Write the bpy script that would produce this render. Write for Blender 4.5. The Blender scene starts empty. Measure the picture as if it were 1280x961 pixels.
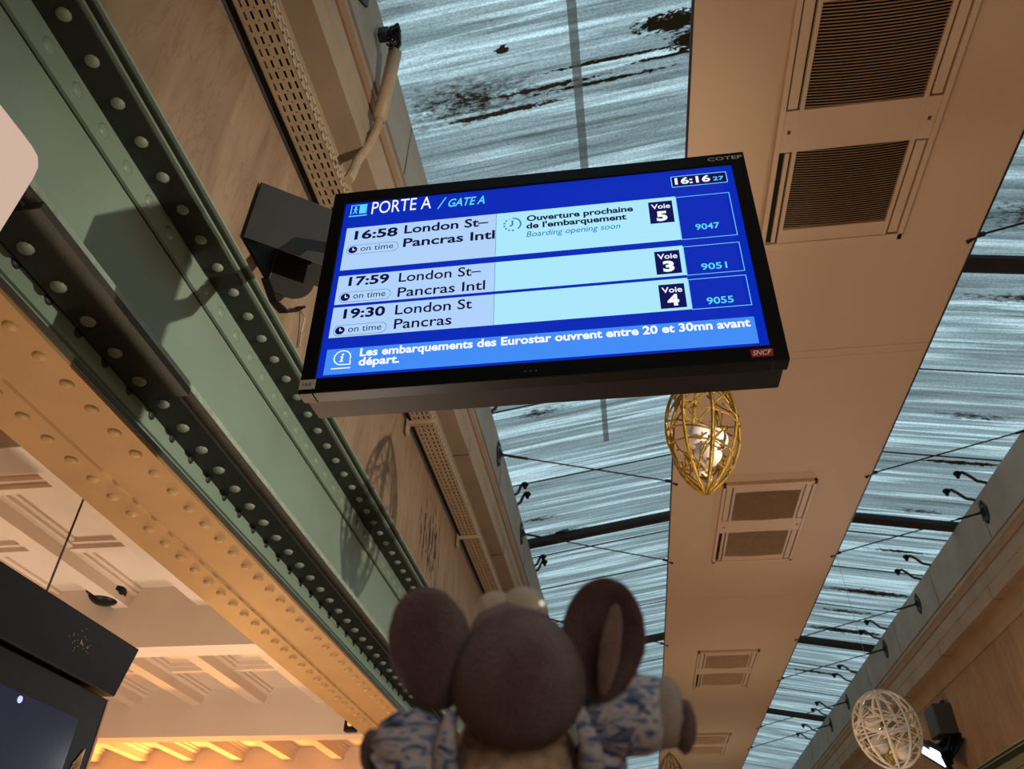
import bpy, bmesh, math, random
from mathutils import Vector, Matrix
random.seed(7)
C = bpy.context.scene.collection
SC = bpy.context.scene
PI = math.pi

# ------------------------------------------------------------------ camera, world, lights, exposure
cam_d = bpy.data.cameras.new('camera')
cam = bpy.data.objects.new('camera', cam_d)
C.objects.link(cam)
cam_d.sensor_width = 36.0
cam_d.lens = 36.0 * 967.0 / 1280.0
cam_d.clip_start = 0.05
RIGHT = Vector((0.99002314, 0.1396477, 0.01878044))
DOWN = Vector((-0.06976606, 0.60161559, -0.79573324))
FWD = Vector((-0.12242091, 0.78648408, 0.60535602))
cam.matrix_world = Matrix(((RIGHT.x, -DOWN.x, -FWD.x, 0), (RIGHT.y, -DOWN.y, -FWD.y, 0),
                           (RIGHT.z, -DOWN.z, -FWD.z, 0), (0, 0, 0, 1)))
cam_d.dof.use_dof = True
cam_d.dof.focus_distance = 1.95
cam_d.dof.aperture_fstop = 7.4
SC.camera = cam
SC.view_settings.view_transform = 'Standard'
SC.view_settings.look = 'None'
SC.view_settings.gamma = 1.0
SC.view_settings.use_curve_mapping = False
SC.view_settings.exposure = 0.0

w = bpy.data.worlds.new('dusk_sky')
SC.world = w
w.use_nodes = True
w.node_tree.nodes['Background'].inputs[0].default_value = (0.62, 0.90, 1.0, 1)
w.node_tree.nodes['Background'].inputs[1].default_value = 1.06


def light(name, kind, loc, power, color, aim=None, **kw):
    d = bpy.data.lights.new(name, kind)
    d.energy = power
    d.color = color
    for k, v in kw.items():
        setattr(d, k, v)
    o = bpy.data.objects.new(name, d)
    o.location = loc
    if aim is not None:
        o.rotation_euler = (Vector(aim) - Vector(loc)).to_track_quat('-Z', 'Y').to_euler()
    C.objects.link(o)
    return o


WARM = (1.0, 0.92, 0.75)
# bright lamp high at the right of the display, throws the crisp shadows on the girder
light('flood_lamp', 'SPOT', (2.5, 0.95, 1.18), 470, (1.0, 0.93, 0.82), aim=(-1.5, 3.9, 2.15),
      spot_size=math.radians(86), spot_blend=0.9, shadow_soft_size=0.018)
# added fill lights below the view, aimed up to brighten the bulkhead
for k, yy in enumerate((1.0, 4.2, 7.8, 12.0, 17.0, 22.0)):
    light('bulkhead_fill', 'AREA', (1.5, yy, -0.7), (2.2, 3.2, 7.5, 11.5, 14, 14)[k], WARM, aim=(1.465, yy + 0.6, 3.7), shape='RECTANGLE', size=1.2, size_y=2.6, spread=math.radians(84))
# added fill lights for the right wall and the toy, no fixtures seen
for k, yy in enumerate((4.0, 9.0, 15.0)):
    light('concourse_fill', 'POINT', (2.6, yy, -0.6), 10, WARM, shadow_soft_size=0.35)
light('concourse_fill', 'POINT', (0.35, -0.35, 0.3), 6.2, WARM, shadow_soft_size=0.2)  # added unseen fill beside the camera to brighten the plush toy
# lamps of the mezzanine at the left
light('mezzanine_lamp', 'SPOT', (-1.72, 1.0, -0.9), 40, (1.0, 0.84, 0.62), aim=(-1.62, 1.3, 1.25), spot_size=math.radians(62), spot_blend=1.0, shadow_soft_size=0.2)
light('mezzanine_lamp', 'POINT', (-1.75, 2.5, -1.0), 85, (1.0, 0.91, 0.80), shadow_soft_size=0.25)
light('mezzanine_lamp', 'POINT', (-1.80, 4.7, -0.9), 85, (1.0, 0.91, 0.80), shadow_soft_size=0.25)
light('mezzanine_lamp', 'POINT', (-3.6, 3.4, -0.7), 60, (1.0, 0.93, 0.84), shadow_soft_size=0.25)
light('mezzanine_lamp', 'POINT', (-4.6, 8.6, 0.1), 460, (1.0, 0.50, 0.12), shadow_soft_size=0.25)


# ------------------------------------------------------------------ materials
def s2l(c):
    return tuple(((v / 255.0) / 12.92 if v / 255.0 <= 0.04045 else ((v / 255.0 + 0.055) / 1.055) ** 2.4) for v in c)


def new_mat(name):
    m = bpy.data.materials.new(name)
    m.use_nodes = True
    nt = m.node_tree
    b = nt.nodes['Principled BSDF']
    return m, nt, b


def N(nt, kind, **kw):
    n = nt.nodes.new(kind)
    for k, v in kw.items():
        setattr(n, k, v)
    return n


def mat(name, rgb, rough=0.6, metal=0.0, var=0.12, scale=6.0, bump=0.0, bscale=60.0, stretch=(1, 1, 1), spec=0.5):
    m, nt, b = new_mat(name)
    base = s2l(rgb)
    b.inputs['Roughness'].default_value = rough
    b.inputs['Metallic'].default_value = metal
    b.inputs['Specular IOR Level'].default_value = spec
    tc = N(nt, 'ShaderNodeTexCoord')
    mp = N(nt, 'ShaderNodeMapping')
    mp.inputs['Scale'].default_value = stretch
    nt.links.new(tc.outputs['Object'], mp.inputs[0])
    nz = N(nt, 'ShaderNodeTexNoise')
    nz.inputs['Scale'].default_value = scale
    nz.inputs['Detail'].default_value = 5
    nt.links.new(mp.outputs[0], nz.inputs['Vector'])
    r = N(nt, 'ShaderNodeValToRGB')
    r.color_ramp.elements[0].position = 0.3
    r.color_ramp.elements[1].position = 0.7
    r.color_ramp.elements[0].color = tuple(v * (1 - var) for v in base) + (1,)
    r.color_ramp.elements[1].color = tuple(min(1, v * (1 + var)) for v in base) + (1,)
    nt.links.new(nz.outputs['Fac'], r.inputs[0])
    nt.links.new(r.outputs[0], b.inputs['Base Color'])
    if bump:
        n2 = N(nt, 'ShaderNodeTexNoise')
        n2.inputs['Scale'].default_value = bscale
        n2.inputs['Detail'].default_value = 4
        nt.links.new(mp.outputs[0], n2.inputs['Vector'])
        bp = N(nt, 'ShaderNodeBump')
        bp.inputs['Strength'].default_value = bump
        bp.inputs['Distance'].default_value = 0.01
        nt.links.new(n2.outputs['Fac'], bp.inputs['Height'])
        nt.links.new(bp.outputs[0], b.inputs['Normal'])
    return m


def emit(name, rgb, strength=1.0):
    m, nt, b = new_mat(name)
    b.inputs['Base Color'].default_value = (0.01, 0.01, 0.01, 1)
    b.inputs['Roughness'].default_value = 0.5
    b.inputs['Specular IOR Level'].default_value = 0.1
    b.inputs['Emission Color'].default_value = s2l(rgb) + (1,)
    b.inputs['Emission Strength'].default_value = strength
    return m


def stone_mat():
    """pale stone with brushed diagonal veins and a flaked patch"""
    m, nt, b = new_mat('veined_stone')
    b.inputs['Roughness'].default_value = 0.75
    b.inputs['Specular IOR Level'].default_value = 0.2
    tc = N(nt, 'ShaderNodeTexCoord')
    mp = N(nt, 'ShaderNodeMapping')
    mp.inputs['Rotation'].default_value = (math.radians(28), 0, 0)
    mp.inputs['Scale'].default_value = (1, 2.8, 0.55)
    nt.links.new(tc.outputs['Object'], mp.inputs[0])
    nz = N(nt, 'ShaderNodeTexNoise')
    nz.inputs['Scale'].default_value = 2.2
    nz.inputs['Detail'].default_value = 9
    nz.inputs['Roughness'].default_value = 0.6
    nz.inputs['Distortion'].default_value = 0.9
    nt.links.new(mp.outputs[0], nz.inputs['Vector'])
    r = N(nt, 'ShaderNodeValToRGB')
    e = r.color_ramp.elements
    e[0].position = 0.28
    e[0].color = s2l((144, 116, 90)) + (1,)
    e[1].position = 0.72
    e[1].color = s2l((174, 144, 114)) + (1,)
    nt.links.new(nz.outputs['Fac'], r.inputs[0])
    # veins
    n3 = N(nt, 'ShaderNodeTexNoise')
    n3.inputs['Scale'].default_value = 3.4
    n3.inputs['Detail'].default_value = 6
    n3.inputs['Distortion'].default_value = 0.6
    nt.links.new(mp.outputs[0], n3.inputs['Vector'])
    sub = N(nt, 'ShaderNodeMath', operation='SUBTRACT')
    sub.inputs[1].default_value = 0.5
    nt.links.new(n3.outputs['Fac'], sub.inputs[0])
    ab = N(nt, 'ShaderNodeMath', operation='ABSOLUTE')
    nt.links.new(sub.outputs[0], ab.inputs[0])
    vr = N(nt, 'ShaderNodeMapRange')
    vr.inputs['From Min'].default_value = 0.0
    vr.inputs['From Max'].default_value = 0.022
    vr.inputs['To Min'].default_value = 0.26
    vr.inputs['To Max'].default_value = 0.0
    nt.links.new(ab.outputs[0], vr.inputs['Value'])
    mx = N(nt, 'ShaderNodeMix', data_type='RGBA')
    mx.inputs[7].default_value = s2l((104, 84, 66)) + (1,)
    nt.links.new(vr.outputs[0], mx.inputs[0])
    nt.links.new(r.outputs[0], mx.inputs[6])
    # flaked patch around one place of the wall
    gm = N(nt, 'ShaderNodeVectorMath', operation='DISTANCE')
    gm.inputs[1].default_value = (-1.4, 5.2, 2.55)
    nt.links.new(tc.outputs['Object'], gm.inputs[0])
    gr = N(nt, 'ShaderNodeMapRange')
    gr.inputs['From Min'].default_value = 0.15
    gr.inputs['From Max'].default_value = 0.62
    gr.inputs['To Min'].default_value = 0.53
    gr.inputs['To Max'].default_value = 0.80
    nt.links.new(gm.outputs['Value'], gr.inputs['Value'])
    n4 = N(nt, 'ShaderNodeTexNoise')
    n4.inputs['Scale'].default_value = 11
    n4.inputs['Detail'].default_value = 8
    nt.links.new(mp.outputs[0], n4.inputs['Vector'])
    gt = N(nt, 'ShaderNodeMath', operation='GREATER_THAN')
    nt.links.new(n4.outputs['Fac'], gt.inputs[0])
    nt.links.new(gr.outputs[0], gt.inputs[1])
    mx2 = N(nt, 'ShaderNodeMix', data_type='RGBA')
    mx2.inputs[7].default_value = s2l((74, 52, 38)) + (1,)
    nt.links.new(gt.outputs[0], mx2.inputs[0])
    nt.links.new(mx.outputs[2], mx2.inputs[6])
    nt.links.new(mx2.outputs[2], b.inputs['Base Color'])
    bp = N(nt, 'ShaderNodeBump')
    bp.inputs['Strength'].default_value = 0.35
    bp.inputs['Distance'].default_value = 0.02
    nt.links.new(nz.outputs['Fac'], bp.inputs['Height'])
    nt.links.new(bp.outputs[0], b.inputs['Normal'])
    return m


def glass_mat(name, spots):
    """dirty skylight glazing: clear sky seen through, streaks of dirt running down the slope"""
    m, nt, b = new_mat(name)
    nt.nodes.remove(b)
    out = nt.nodes['Material Output']
    tc = N(nt, 'ShaderNodeTexCoord')

    def g(v):
        return (v, v, v, 1)

    def noise(scale3, detail, dist=0.0, rough=0.55, loc=(0, 0, 0)):
        mp = N(nt, 'ShaderNodeMapping')
        mp.inputs['Scale'].default_value = scale3
        mp.inputs['Location'].default_value = loc
        nt.links.new(tc.outputs['Object'], mp.inputs[0])
        n = N(nt, 'ShaderNodeTexNoise')
        n.inputs['Scale'].default_value = 1.0
        n.inputs['Detail'].default_value = detail
        n.inputs['Roughness'].default_value = rough
        n.inputs['Distortion'].default_value = dist
        nt.links.new(mp.outputs[0], n.inputs['Vector'])
        return n.outputs['Fac']

    def ramp(fac, stops):
        r = N(nt, 'ShaderNodeValToRGB')
        while len(r.color_ramp.elements) < len(stops):
            r.color_ramp.elements.new(0.5)
        for el, (p, c) in zip(r.color_ramp.elements, stops):
            el.position = p
            el.color = c
        nt.links.new(fac, r.inputs[0])
        return r.outputs[0]

    wide = ramp(noise((0.16, 4.2, 0.2), 4, 0.05), [(0.30, g(0.18)), (0.42, g(0.36)), (0.48, g(0.30)), (0.545, g(0.78)), (0.58, g(0.42)), (0.70, g(0.24))])
    fine = ramp(noise((0.55, 26.0, 0.5), 7, 0.12, 0.7, (3, 1, 0)), [(0.30, g(0.40)), (0.42, g(0.78)), (0.52, g(1.0)), (0.62, g(1.30)), (0.74, g(0.9))])
    grain = ramp(noise((55, 110, 55), 3, 0.0, 0.7), [(0.32, g(0.66)), (0.62, g(1.18))])

    def mul(a, c):
        x = N(nt, 'ShaderNodeMix', data_type='RGBA', blend_type='MULTIPLY')
        x.inputs[0].default_value = 1.0
        nt.links.new(a, x.inputs[6])
        nt.links.new(c, x.inputs[7])
        return x.outputs[2]

    col = mul(mul(wide, fine), grain)
    tr = N(nt, 'ShaderNodeBsdfTransparent')
    nt.links.new(col, tr.inputs[0])
    # dirt: dark streaks + patches of leaf litter
    streak = ramp(noise((0.4, 8.5, 0.4), 9, 0.3, 0.7, (7, 2, 0)), [(0.55, g(0.0)), (0.64, g(0.45)), (0.78, g(0.85))])
    cur = streak
    clump = noise((14, 34, 14), 6, 0.4, 0.7, (1, 5, 0))
    for (sx, sy, rx, ry, soft) in spots:
        sp = N(nt, 'ShaderNodeMapping')
        sp.inputs['Location'].default_value = (-sx * 1.0255 / rx, -sy * 1.0255 / ry, 0)
        sp.inputs['Scale'].default_value = (1 / rx, 1 / ry, 0)
        nt.links.new(tc.outputs['Object'], sp.inputs[0])
        ln = N(nt, 'ShaderNodeVectorMath', operation='LENGTH')
        nt.links.new(sp.outputs[0], ln.inputs[0])
        ad = N(nt, 'ShaderNodeMath', operation='MULTIPLY_ADD')
        ad.inputs[1].default_value = -1.0
        ad.inputs[2].default_value = 1.0 if (soft < 1 or soft > 2) else 0.72
        nt.links.new(ln.outputs['Value'], ad.inputs[0])          # 1 - r
        mad = N(nt, 'ShaderNodeMath', operation='MULTIPLY_ADD')
        mad.inputs[1].default_value = 2.6
        mad.inputs[2].default_value = -1.3
        nt.links.new(clump, mad.inputs[0])                        # noise contribution
        sm = N(nt, 'ShaderNodeMath', operation='ADD')
        nt.links.new(ad.outputs[0], sm.inputs[0])
        nt.links.new(mad.outputs[0], sm.inputs[1])
        mr = N(nt, 'ShaderNodeMapRange')
        mr.inputs['From Min'].default_value = 0.15
        mr.inputs['From Max'].default_value = 0.15 + 0.35 * soft
        nt.links.new(sm.outputs[0], mr.inputs['Value'])
        mxm = N(nt, 'ShaderNodeMath', operation='MAXIMUM')
        nt.links.new(cur, mxm.inputs[0])
        nt.links.new(mr.outputs[0], mxm.inputs[1])
        cur = mxm.outputs[0]
    df = N(nt, 'ShaderNodeBsdfDiffuse')
    df.inputs[0].default_value = s2l((58, 54, 44)) + (1,)
    mix = N(nt, 'ShaderNodeMixShader')
    nt.links.new(cur, mix.inputs[0])
    nt.links.new(tr.outputs[0], mix.inputs[1])
    nt.links.new(df.outputs[0], mix.inputs[2])
    nt.links.new(mix.outputs[0], out.inputs[0])
    return m


def jacket_mat():
    m, nt, b = new_mat('blue_white_knit')
    b.inputs['Roughness'].default_value = 0.95
    b.inputs['Specular IOR Level'].default_value = 0.1
    tc = N(nt, 'ShaderNodeTexCoord')
    mp = N(nt, 'ShaderNodeMapping')
    mp.inputs['Scale'].default_value = (52, 60, 150)
    mp.inputs['Rotation'].default_value = (0.3, 0.5, 0.2)
    nt.links.new(tc.outputs['Object'], mp.inputs[0])
    nz = N(nt, 'ShaderNodeTexNoise')
    nz.inputs['Scale'].default_value = 1.0
    nz.inputs['Detail'].default_value = 3
    nz.inputs['Distortion'].default_value = 1.2
    nt.links.new(mp.outputs[0], nz.inputs['Vector'])
    r = N(nt, 'ShaderNodeValToRGB')
    stops = [(0.33, (62, 66, 88)), (0.41, (104, 118, 160)), (0.48, (186, 184, 198)), (0.55, (206, 192, 186)), (0.61, (126, 148, 196)), (0.69, (82, 90, 118))]
    while len(r.color_ramp.elements) < len(stops):
        r.color_ramp.elements.new(0.5)
    for el, (p, c) in zip(r.color_ramp.elements, stops):
        el.position = p
        el.color = s2l(c) + (1,)
    nt.links.new(nz.outputs['Fac'], r.inputs[0])
    nt.links.new(r.outputs[0], b.inputs['Base Color'])
    return m


def plush_mat(name, rgb, var=0.2):
    m = mat(name, rgb, 0.95, 0, var, 90, 0.8, 700, spec=0.08)
    b = m.node_tree.nodes['Principled BSDF']
    b.inputs['Sheen Weight'].default_value = 0.35
    b.inputs['Sheen Roughness'].default_value = 0.4
    return m


M = {
    'stone': stone_mat(),
    'cornice': mat('cornice_stone', (168, 144, 118), 0.8, 0, 0.10, 3, 0.15, 30, spec=0.2),
    'attic': mat('grey_stone', (158, 148, 134), 0.8, 0, 0.10, 3, 0.15, 30, spec=0.2),
    'fillet': mat('ochre_fillet', (160, 122, 92), 0.8, 0, 0.12, 4, spec=0.2),
    'joint': mat('stone_joint', (84, 66, 52), 0.9),
    'bulkhead': mat('cream_plaster', (204, 170, 138), 0.7, 0, 0.035, 0.7, 0.05, 12, spec=0.25),
    'vent': mat('cream_metal', (206, 172, 140), 0.55, 0, 0.03, 3, spec=0.3),
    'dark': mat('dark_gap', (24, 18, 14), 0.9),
    'louvre': mat('dusty_louvre', (188, 152, 118), 0.7, 0, 0.1, 20, spec=0.2),
    'mesh': mat('brown_mesh', (146, 114, 76), 0.8, 0, 0.1, 30, spec=0.2),
    'green': mat('pale_green_paint', (142, 160, 138), 0.42, 0, 0.07, 3, 0.06, 25),
    'green_edge': mat('lit_green_paint', (160, 172, 150), 0.5, 0, 0.2, 30, 0.2, 120),  # ledge edge coloured paler than the web, as if catching light
    'shaded_green': mat('shaded_green_paint', (42, 44, 35), 0.55, 0, 0.2, 9, 0.15, 80),  # shade under the flanges and ledge put into the colour
    'shaded_brown': mat('shaded_brown_paint', (60, 54, 39), 0.6, 0, 0.2, 9, 0.2, 80),  # browner plate undersides, their shade put into the colour
    'rivet': mat('green_rivet', (146, 152, 134), 0.5, 0, 0.12, 60),
    'ochre': mat('lamplit_ochre', (164, 122, 76), 0.6, 0, 0.07, 4, 0.08, 40, spec=0.3),  # orange lamplight on the bottom flange put into the colour
    'lamplit_rivet': mat('lamplit_rivet', (164, 124, 78), 0.55, 0, 0.1, 60, spec=0.3),  # same lamplit orange for the flange rivets
    'tray': mat('cream_tray', (184, 158, 126), 0.55, 0, 0.08, 12, spec=0.3),
    'steel': mat('dark_steel', (40, 30, 28), 0.6, 0.2, 0.2, 10),
    'bracket': mat('bracket_steel', (46, 40, 36), 0.55, 0.2, 0.2, 20),
    'black': mat('black_plastic', (6, 6, 7), 0.4, 0, 0.1, 20, spec=0.2),
    'case': mat('brown_black_case', (27, 21, 21), 0.5, 0, 0.1, 12, spec=0.2),
    'shroud': mat('charcoal_sheet', (66, 62, 58), 0.5, 0.15, 0.08, 8),
    'gold': mat('gold_wire', (176, 136, 56), 0.28, 0.9, 0.25, 140, 0.5, 400),
    'white_wire': mat('white_wire', (236, 226, 210), 0.4, 0, 0.06, 80),
    'bauble': mat('pearl_white', (240, 226, 212), 0.25, 0, 0.03, 10),
    'tinsel': mat('gold_tinsel', (232, 196, 90), 0.18, 1.0, 0.25, 200),
    'conduit': mat('beige_conduit', (178, 150, 118), 0.5, 0, 0.08, 20),
    'cable': mat('black_cable', (14, 13, 13), 0.5),
    'ceiling': mat('cream_coffer', (226, 204, 180), 0.7, 0, 0.04, 2, spec=0.2),
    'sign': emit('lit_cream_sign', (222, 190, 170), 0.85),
    'sticker': mat('grey_sticker', (190, 182, 168), 0.6, 0, 0.05, 30),
    'ink': mat('grey_ink', (60, 52, 46), 0.7),
    'silver_ink': mat('silver_print', (176, 170, 168), 0.4),
    'red_badge': mat('crimson_badge', (150, 26, 40), 0.4),
    'white_ink': mat('white_print', (226, 214, 214), 0.4),
    'kiosk': mat('satin_black', (12, 13, 15), 0.45, 0, 0.15, 12, spec=0.25),
    'kglass': mat('black_glass', (8, 8, 10), 0.08),
    'floor': mat('beige_floor', (150, 128, 108), 0.6, 0, 0.1, 1),
    'plain': mat('plain_wall', (150, 128, 108), 0.8, 0, 0.05, 1),
    'plush': plush_mat('brown_plush', (116, 88, 92)),
    'plush_pale': plush_mat('pinkish_plush', (158, 128, 126)),
    'plush_cream': plush_mat('cream_plush', (238, 220, 202), 0.06),
    'shirt': mat('beige_print_shirt', (178, 150, 128), 0.95, 0, 0.35, 120, 0.4, 300, spec=0.1),
    'cuff': plush_mat('cream_cuff', (206, 190, 178), 0.1),
    'jacket': jacket_mat(),
    'pale_spot': emit('pale_spot_glow', (250, 236, 214), 0.7),
    'tape': None,
}


# ------------------------------------------------------------------ mesh helpers
class MB:
    def __init__(self):
        self.bm = bmesh.new()

    def box(self, x0, x1, y0, y1, z0, z1):
        v = [self.bm.verts.new(p) for p in ((x0, y0, z0), (x1, y0, z0), (x1, y1, z0), (x0, y1, z0),
                                            (x0, y0, z1), (x1, y0, z1), (x1, y1, z1), (x0, y1, z1))]
        for f in ((0, 3, 2, 1), (4, 5, 6, 7), (0, 1, 5, 4), (1, 2, 6, 5), (2, 3, 7, 6), (3, 0, 4, 7)):
            self.bm.faces.new([v[i] for i in f])
        return self

    def obox(self, c, ax, ay, az, hx, hy, hz):
        """oriented box"""
        c, ax, ay, az = Vector(c), Vector(ax), Vector(ay), Vector(az)
        v = []
        for sz in (-1, 1):
            for sx, sy in ((-1, -1), (1, -1), (1, 1), (-1, 1)):
                v.append(self.bm.verts.new(c + ax * hx * sx + ay * hy * sy + az * hz * sz))
        for f in ((0, 3, 2, 1), (4, 5, 6, 7), (0, 1, 5, 4), (1, 2, 6, 5), (2, 3, 7, 6), (3, 0, 4, 7)):
            self.bm.faces.new([v[i] for i in f])
        return self

    def extr(self, prof, y0, y1, n=1):
        """extrude a closed (x,z) profile along y"""
        rings = []
        for k in range(n + 1):
            y = y0 + (y1 - y0) * k / n
            rings.append([self.bm.verts.new((x, y, z)) for x, z in prof])
        m = len(prof)
        for a, b in zip(rings, rings[1:]):
            for i in range(m):
                self.bm.faces.new((a[i], a[(i + 1) % m], b[(i + 1) % m], b[i]))
        self.bm.faces.new(rings[0])
        self.bm.faces.new(list(reversed(rings[-1])))
        return self

    def prism(self, pts, d):
        """polygon of 3D points pushed along vector d"""
        d = Vector(d)
        a = [self.bm.verts.new(Vector(p)) for p in pts]
        b = [self.bm.verts.new(Vector(p) + d) for p in pts]
        n = len(a)
        self.bm.faces.new(a)
        self.bm.faces.new(list(reversed(b)))
        for i in range(n):
            self.bm.faces.new((a[i], b[i], b[(i + 1) % n], a[(i + 1) % n]))
        return self

    def tube(self, pts, r, n=6, close=False, radii=None):
        pts = [Vector(p) for p in pts]
        m = len(pts)
        rings = []
        up = None
        for i, p in enumerate(pts):
            if close:
                t = (pts[(i + 1) % m] - pts[i - 1])
            else:
                t = pts[min(i + 1, m - 1)] - pts[max(i - 1, 0)]
            if t.length < 1e-9:
                t = Vector((0, 0, 1))
            t.normalize()
            if up is None:
                up = t.orthogonal().normalized()
            else:
                up = (up - t * up.dot(t))
                up = up.normalized() if up.length > 1e-6 else t.orthogonal().normalized()
            s = t.cross(up)
            rr = radii[i] if radii else r
            rings.append([self.bm.verts.new(p + (up * math.cos(2 * PI * k / n) + s * math.sin(2 * PI * k / n)) * rr) for k in range(n)])
        prs = list(zip(rings, rings[1:])) + ([(rings[-1], rings[0])] if close else [])
        for a, b in prs:
            for k in range(n):
                self.bm.faces.new((a[k], a[(k + 1) % n], b[(k + 1) % n], b[k]))
        if not close:
            self.bm.faces.new(list(reversed(rings[0])))
            self.bm.faces.new(rings[-1])
        return self

    def ball(self, c, r, seg=16, rings=10, ax=None):
        """ellipsoid; r scalar or 3-tuple; ax = three axes"""
        if not hasattr(r, '__len__'):
            r = (r, r, r)
        ax = ax or (Vector((1, 0, 0)), Vector((0, 1, 0)), Vector((0, 0, 1)))
        c = Vector(c)
        P = lambda a, b: c + ax[0] * (r[0] * math.cos(a) * math.cos(b)) + ax[1] * (r[1] * math.sin(a) * math.cos(b)) + ax[2] * (r[2] * math.sin(b))
        bot = self.bm.verts.new(P(0, -PI / 2))
        top = self.bm.verts.new(P(0, PI / 2))
        rr = [[self.bm.verts.new(P(2 * PI * k / seg, -PI / 2 + PI * j / rings)) for k in range(seg)] for j in range(1, rings)]
        for k in range(seg):
            self.bm.faces.new((bot, rr[0][(k + 1) % seg], rr[0][k]))
            self.bm.faces.new((top, rr[-1][k], rr[-1][(k + 1) % seg]))
        for a, b in zip(rr, rr[1:]):
            for k in range(seg):
                self.bm.faces.new((a[k], a[(k + 1) % seg], b[(k + 1) % seg], b[k]))
        return self

    def dome(self, c, nrm, r, h, seg=10, rings=4):
        """rivet head: half ellipsoid standing on a surface along nrm"""
        c, nrm = Vector(c), Vector(nrm).normalized()
        u = nrm.orthogonal().normalized()
        v = nrm.cross(u)
        rows = []
        for j in range(rings):
            b = PI / 2 * j / rings
            rows.append([self.bm.verts.new(c + (u * math.cos(2 * PI * k / seg) + v * math.sin(2 * PI * k / seg)) * r * math.cos(b) + nrm * h * math.sin(b)) for k in range(seg)])
        top = self.bm.verts.new(c + nrm * h)
        for a, b in zip(rows, rows[1:]):
            for k in range(seg):
                self.bm.faces.new((a[k], a[(k + 1) % seg], b[(k + 1) % seg], b[k]))
        for k in range(seg):
            self.bm.faces.new((rows[-1][k], rows[-1][(k + 1) % seg], top))
        return self

    def build(self, name, material, parent=None, smooth=False, bevel=0.0, recalc=True):
        if recalc:
            bmesh.ops.recalc_face_normals(self.bm, faces=self.bm.faces)
        me = bpy.data.meshes.new(name)
        self.bm.to_mesh(me)
        self.bm.free()
        if smooth:
            for p in me.polygons:
                p.use_smooth = True
        me.materials.append(material)
        o = bpy.data.objects.new(name, me)
        C.objects.link(o)
        if parent is not None:
            o.parent = parent
        if bevel:
            b = o.modifiers.new('bevel', 'BEVEL')
            b.width = bevel
            b.segments = 2
            b.limit_method = 'ANGLE'
        return o


def tag(o, label, cat, group=None, kind=None):
    o['label'] = label
    o['category'] = cat
    if group:
        o['group'] = group
    if kind:
        o['kind'] = kind
    return o


def struct(o):
    o['kind'] = 'structure'
    return o


def empty(name, loc, label, cat, group=None, rot=None):
    o = bpy.data.objects.new(name, None)
    o.empty_display_size = 0.1
    o.location = loc
    if rot:
        o.rotation_euler = rot
    C.objects.link(o)
    return tag(o, label, cat, group)


def copy_tree(o, parent=None):
    c = o.copy()
    C.objects.link(c)
    if parent is not None:
        c.parent = parent
    for ch in list(o.children):
        copy_tree(ch, c)
    return c


def part_label(o, s):
    o['label'] = s
    return o


Y0, Y1 = -1.6, 32.0
CX = 1.465                                   # middle plane of the corridor


def mx(x):                                   # mirror to the right-hand side
    return 2 * CX - x


# ------------------------------------------------------------------ the setting
struct(MB().box(-9.2, 5.0, -3.2, 33, -1.75, -1.6).build('floor', M['floor']))
struct(MB().box(-9.2, 5.0, -3.3, -3.1, -1.6, 4.9).build('wall_back', M['plain']))
struct(MB().box(-9.2, 5.0, 32, 32.2, -1.6, 4.9).build('wall_front', M['plain']))
struct(MB().box(-9.3, -9.1, -3.2, 33, -1.6, 2.2).build('wall_far_left', M['plain']))
struct(MB().box(4.45, 4.7, -3.2, 33, -1.6, 1.2).build('wall_right_lower', M['plain']))

wl = struct(MB().box(-1.95, -1.40, -3.2, 32, 2.185, 3.46).build('wall_left', M['stone']))
wr = struct(MB().box(mx(-1.40), mx(-1.95), -3.2, 32, 2.185, 3.46).build('wall_right', M['stone']))


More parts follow.
